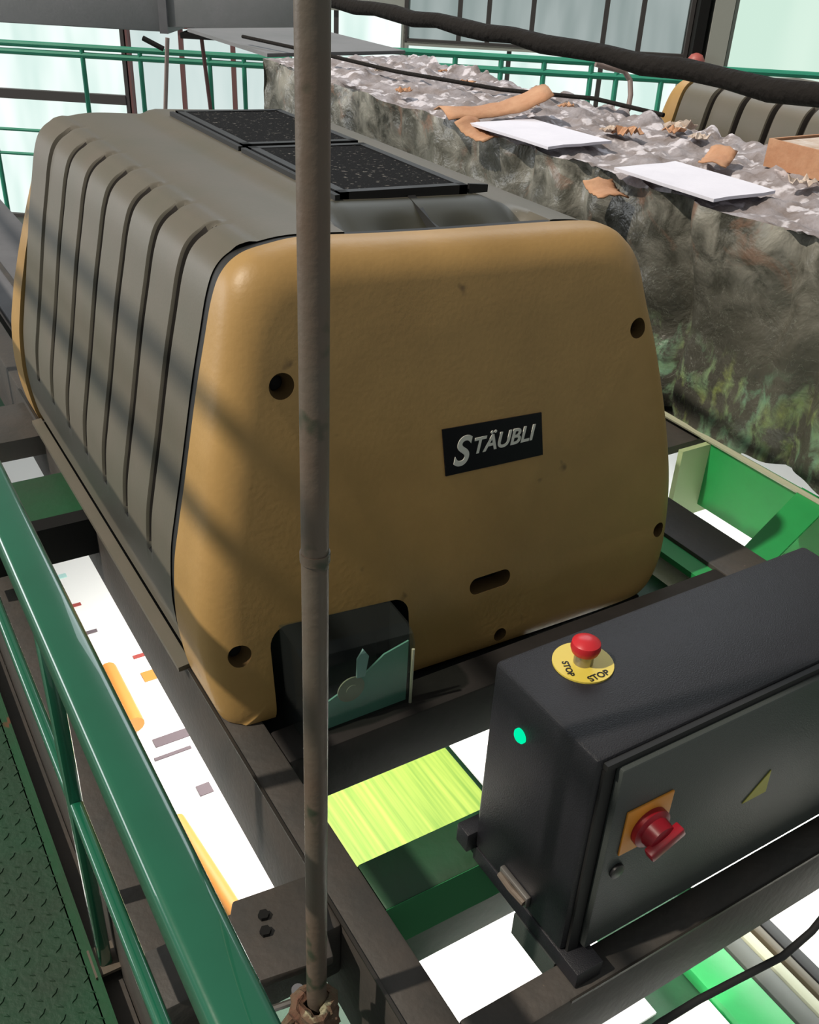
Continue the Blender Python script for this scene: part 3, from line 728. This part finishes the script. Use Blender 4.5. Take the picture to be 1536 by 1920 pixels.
def flap(name, cx, cy, z, L_, w, h, rz, m, label, seed=0):
    rnd = random.Random(seed); Rm = Matrix.Rotation(math.radians(rz), 3, 'Z')
    def fn(u, v):
        p = Vector(((u-.5)*L_, (v-.5)*w, h*(u**3)+.3*h*math.sin(v*3)+rnd.uniform(-.004, .004))); p = Rm @ p; return (cx+p.x, cy+p.y, z+p.z)
    v_, f_ = grid(fn, 12, 6); me = bpy.data.meshes.new(name); me.from_pydata(v_, [], f_); o = link(name, me, m, None, True)
    md = o.modifiers.new('s', 'SOLIDIFY'); md.thickness = .005; return prop(o, label, 'cardboard')
flap('cardboard_flap', 2.10, 2.14, .79, .46, .20, .09, -14, M['card'], 'long curled brown cardboard flap behind the farther foam board', 1)
flap('cardboard_flap', 1.92, 1.96, .74, .17, .14, .05, 100, M['card'], 'torn cardboard piece drooping over the edge beside the farther foam board', 2)
flap('cardboard_flap', 1.90, 1.16, .70, .12, .12, .03, 80, M['card'], 'small torn cardboard piece on the edge between the two foam boards', 3)
flap('cardboard_flap', 2.36, 1.10, .79, .16, .10, .03, 30, M['card'], 'crumpled cardboard scrap right of the nearer foam board', 4)
bx = empty('cardboard_box', (2.60, .86, .78), 'orange brown open cardboard box at the right edge of the picture', 'box')
for a, b in (((2.50, .74, .78), (2.51, 1.0, .875)), ((2.50, .74, .78), (2.9, .75, .875)), ((2.50, 1.0, .78), (2.9, 1.01, .875))): MB().box(a, b).build('box_wall', M['card'], bx)
MB().box((2.51, .76, .86), (2.88, .99, .868)).build('paper_lining', M['paper'], bx)
rs = random.Random(11)
lab = ['crumpled pale paper scrap lying among the rubble on the film wrapped housing']
for k in range(20):
    y = rs.uniform(.1, 3.5); x = rs.uniform(1.98, 2.75); s_ = rs.uniform(.03, .08)
    if abs(x-2.07) < .2 and (abs(y-.93) < .28 or abs(y-1.78) < .28): x = 2.42+.3*rs.random()
    def fn(u, v, s_=s_, x=x, y=y, k=k):
        return (x+(u-.5)*s_*1.5, y+(v-.5)*s_, .785+.35*s_*abs(noise.noise(Vector((u*2.5+k, v*2.5, k*.7))))*2)
    v_, f_ = grid(fn, 5, 5); me = bpy.data.meshes.new('paper_scrap'); me.from_pydata(v_, [], f_)
    o = link('paper_scrap', me, M['paper'] if k % 3 else M['card'], None, False)
    md = o.modifiers.new('s', 'SOLIDIFY'); md.thickness = .004
    prop(o, lab[0] if k % 3 else 'small torn brown scrap lying among the rubble on the film wrapped housing', 'paper', 'pale paper scraps on the housing' if k % 3 else 'brown scraps on the housing')
hk = [(3.02, 2.30, .74), (3.06, 2.34, .80), (3.08, 2.38, .86), (3.05, 2.40, .90), (2.96, 2.42, .915), (2.90, 2.44, .93)]
o = MB().tube(catm := [Vector(p) for p in hk], .013, 10).build('bent_pipe', M['pole_g'], smooth=True); prop(o, 'small bent brownish pipe sticking up beyond the foam boards', 'pipe')
o = MB().tube([(2.0, 4.6, .83), (2.15, 3.9, .82), (2.3, 3.3, .80), (2.55, 2.7, .79), (2.8, 2.3, .80), (2.86, 1.9, .79)], .010, 8).build('thin_black_cable', M['hose'], smooth=True)
prop(o, 'thin black cable running along the far edge of the film wrapped housing', 'cable')

# green frame below the film
gf = empty('green_support_frame', (2, .3, -.3), 'bright green support frame under the film wrapped housing at right', 'frame')
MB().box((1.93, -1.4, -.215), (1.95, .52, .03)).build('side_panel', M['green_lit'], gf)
MB().box((1.86, -.95, -.215), (1.93, -.90, .03)).build('rib', M['green_dark'], gf)
MB().hexa([(1.575, .03, -.03), (1.60, -.06, -.03), (1.95, .03, .025), (1.95, .14, .025)], [(1.575, .03, -.022), (1.60, -.06, -.022), (1.95, .03, .033), (1.95, .14, .033)]).build('brace_plate', M['green_lit'], gf)
MB().box((1.80, .50, -.25), (2.1, .52, .02)).build('end_plate', M['ltgreen'], gf)
MB().box((1.585, .56, -.02), (2.1, 2.6, .01)).build('dark_bar', M['steel'], gf)

# ------------------------------------------------------------------ brightly lit things below the gantry
def sheet(name, x0, x1, y0, y1, z, m, label, cat='cloth', th=.01):
    o = MB().box((x0, y0, z-th), (x1, y1, z)).build(name, M[m] if isinstance(m, str) else m); return prop(o, label, cat)
lo = empty('loom_table', (.6, 1, -1.3), 'large loom bed below the gantry', 'loom')
del lo['category']; lo['category'] = 'loom'; lo['label'] = 'large lamp lit loom below the gantry, seen through its gaps'
MB().box((-.9, -1.6, FLOOR), (4.5, 5.5, -1.26)).build('bed', M['green_dark'], lo)
sheet('white_cloth', -.5, .455, .30, 4.4, -1.21, 'cloth', 'overexposed white cloth seen through the long gap at left')
sheet('white_cloth', .47, 1.08, -.45, .24, -1.21, 'cloth', 'overexposed white cloth patch seen left of the cabinet foot')
sheet('yellow_warp', .46, 1.10, .32, 2.6, -1.19, 'warp', 'yellow green warp threads glowing in the gap below the machine', 'yarn')
sheet('white_cloth', 1.13, 1.45, .32, 2.6, -1.20, 'cloth', 'pale cloth strip right of the yellow green warp')
sheet('white_cloth', 1.5, 4.2, -.25, 4.4, -1.22, 'cloth', 'white cloth showing as slits beyond the right hand gantry beam')
sheet('white_cloth', .47, 1.25, -1.5, -.47, -1.22, 'cloth', 'white cloth behind the cable in the lower right corner')
sheet('white_cloth', 1.62, 2.6, -1.5, -.28, -1.22, 'cloth', 'white cloth right of the rails in the lower right corner')
def lrail(name, x0, x1, z, m, label): prop(MB().box((x0, -1.5, z-.05), (x1, -.28, z)).build(name, M[m], None, .004), label, 'rail')
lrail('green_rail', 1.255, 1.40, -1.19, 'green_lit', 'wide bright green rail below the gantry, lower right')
lrail('grey_rail', 1.41, 1.475, -1.19, 'greyrail', 'grey metal rail between the green and cream rails')
lrail('cream_rail', 1.48, 1.515, -1.185, 'cream', 'thin cream rail right of the grey rail')
lrail('tan_rail', 1.525, 1.555, -1.18, 'tan', 'thin tan rail right of the cream rail')
lrail('black_rail', 1.56, 1.60, -1.18, 'gasket', 'black rail, rightmost below the gantry')
sheet('cyan_label', .98, 1.06, -.64, -.48, -1.205, 'cyan', 'pale cyan patch at the left of the lower right white cloth', 'label')
pink = mat('reddish_print', (.35, .06, .05), .8); amber = mat('amber_roll', (.60, .24, .05), .5); grp = mat('grey_print', (.13, .10, .11), .8)
for i, (x, y, lx, ly, m, lb) in enumerate(((.10, 2.27, .10, .02, pink, 'thin red mark farthest up the white strip at left'), (.27, 1.80, .06, .02, pink, 'short red bar near the right border of the white strip'),
        (.26, 1.66, .05, .06, amber, 'small orange tag in the middle of the white strip'), (.13, 2.05, .06, .02, grp, 'small grey dash beside the green rail in the white strip'),
        (.235, 1.28, .16, .045, grp, 'grey smudge across the white strip above its lower half'), (.20, 1.20, .14, .015, grp, 'thin grey line under the smudge in the white strip'),
        (.24, .98, .05, .05, grp, 'small grey print near the lower end of the white strip'), (.125, 2.52, .05, .03, M['cyan'], 'small cyan tag at the top of the white strip'))):
    sheet('printed_mark', x-lx/2, x+lx/2, y-ly/2, y+ly/2, -1.205, m, lb, 'print', .004)
o = MB().tube([(.115, 1.72, -1.16), (.115, 1.36, -1.16)], .035, 12).build('amber_roll', amber, smooth=True); prop(o, 'orange amber roll beside the green rail, halfway down the white strip', 'roll')
o = MB().tube([(.095, .86, -1.17), (.135, .36, -1.17)], .030, 12).build('amber_roll', amber, smooth=True); prop(o, 'orange amber roll at the lower end of the white strip', 'roll')
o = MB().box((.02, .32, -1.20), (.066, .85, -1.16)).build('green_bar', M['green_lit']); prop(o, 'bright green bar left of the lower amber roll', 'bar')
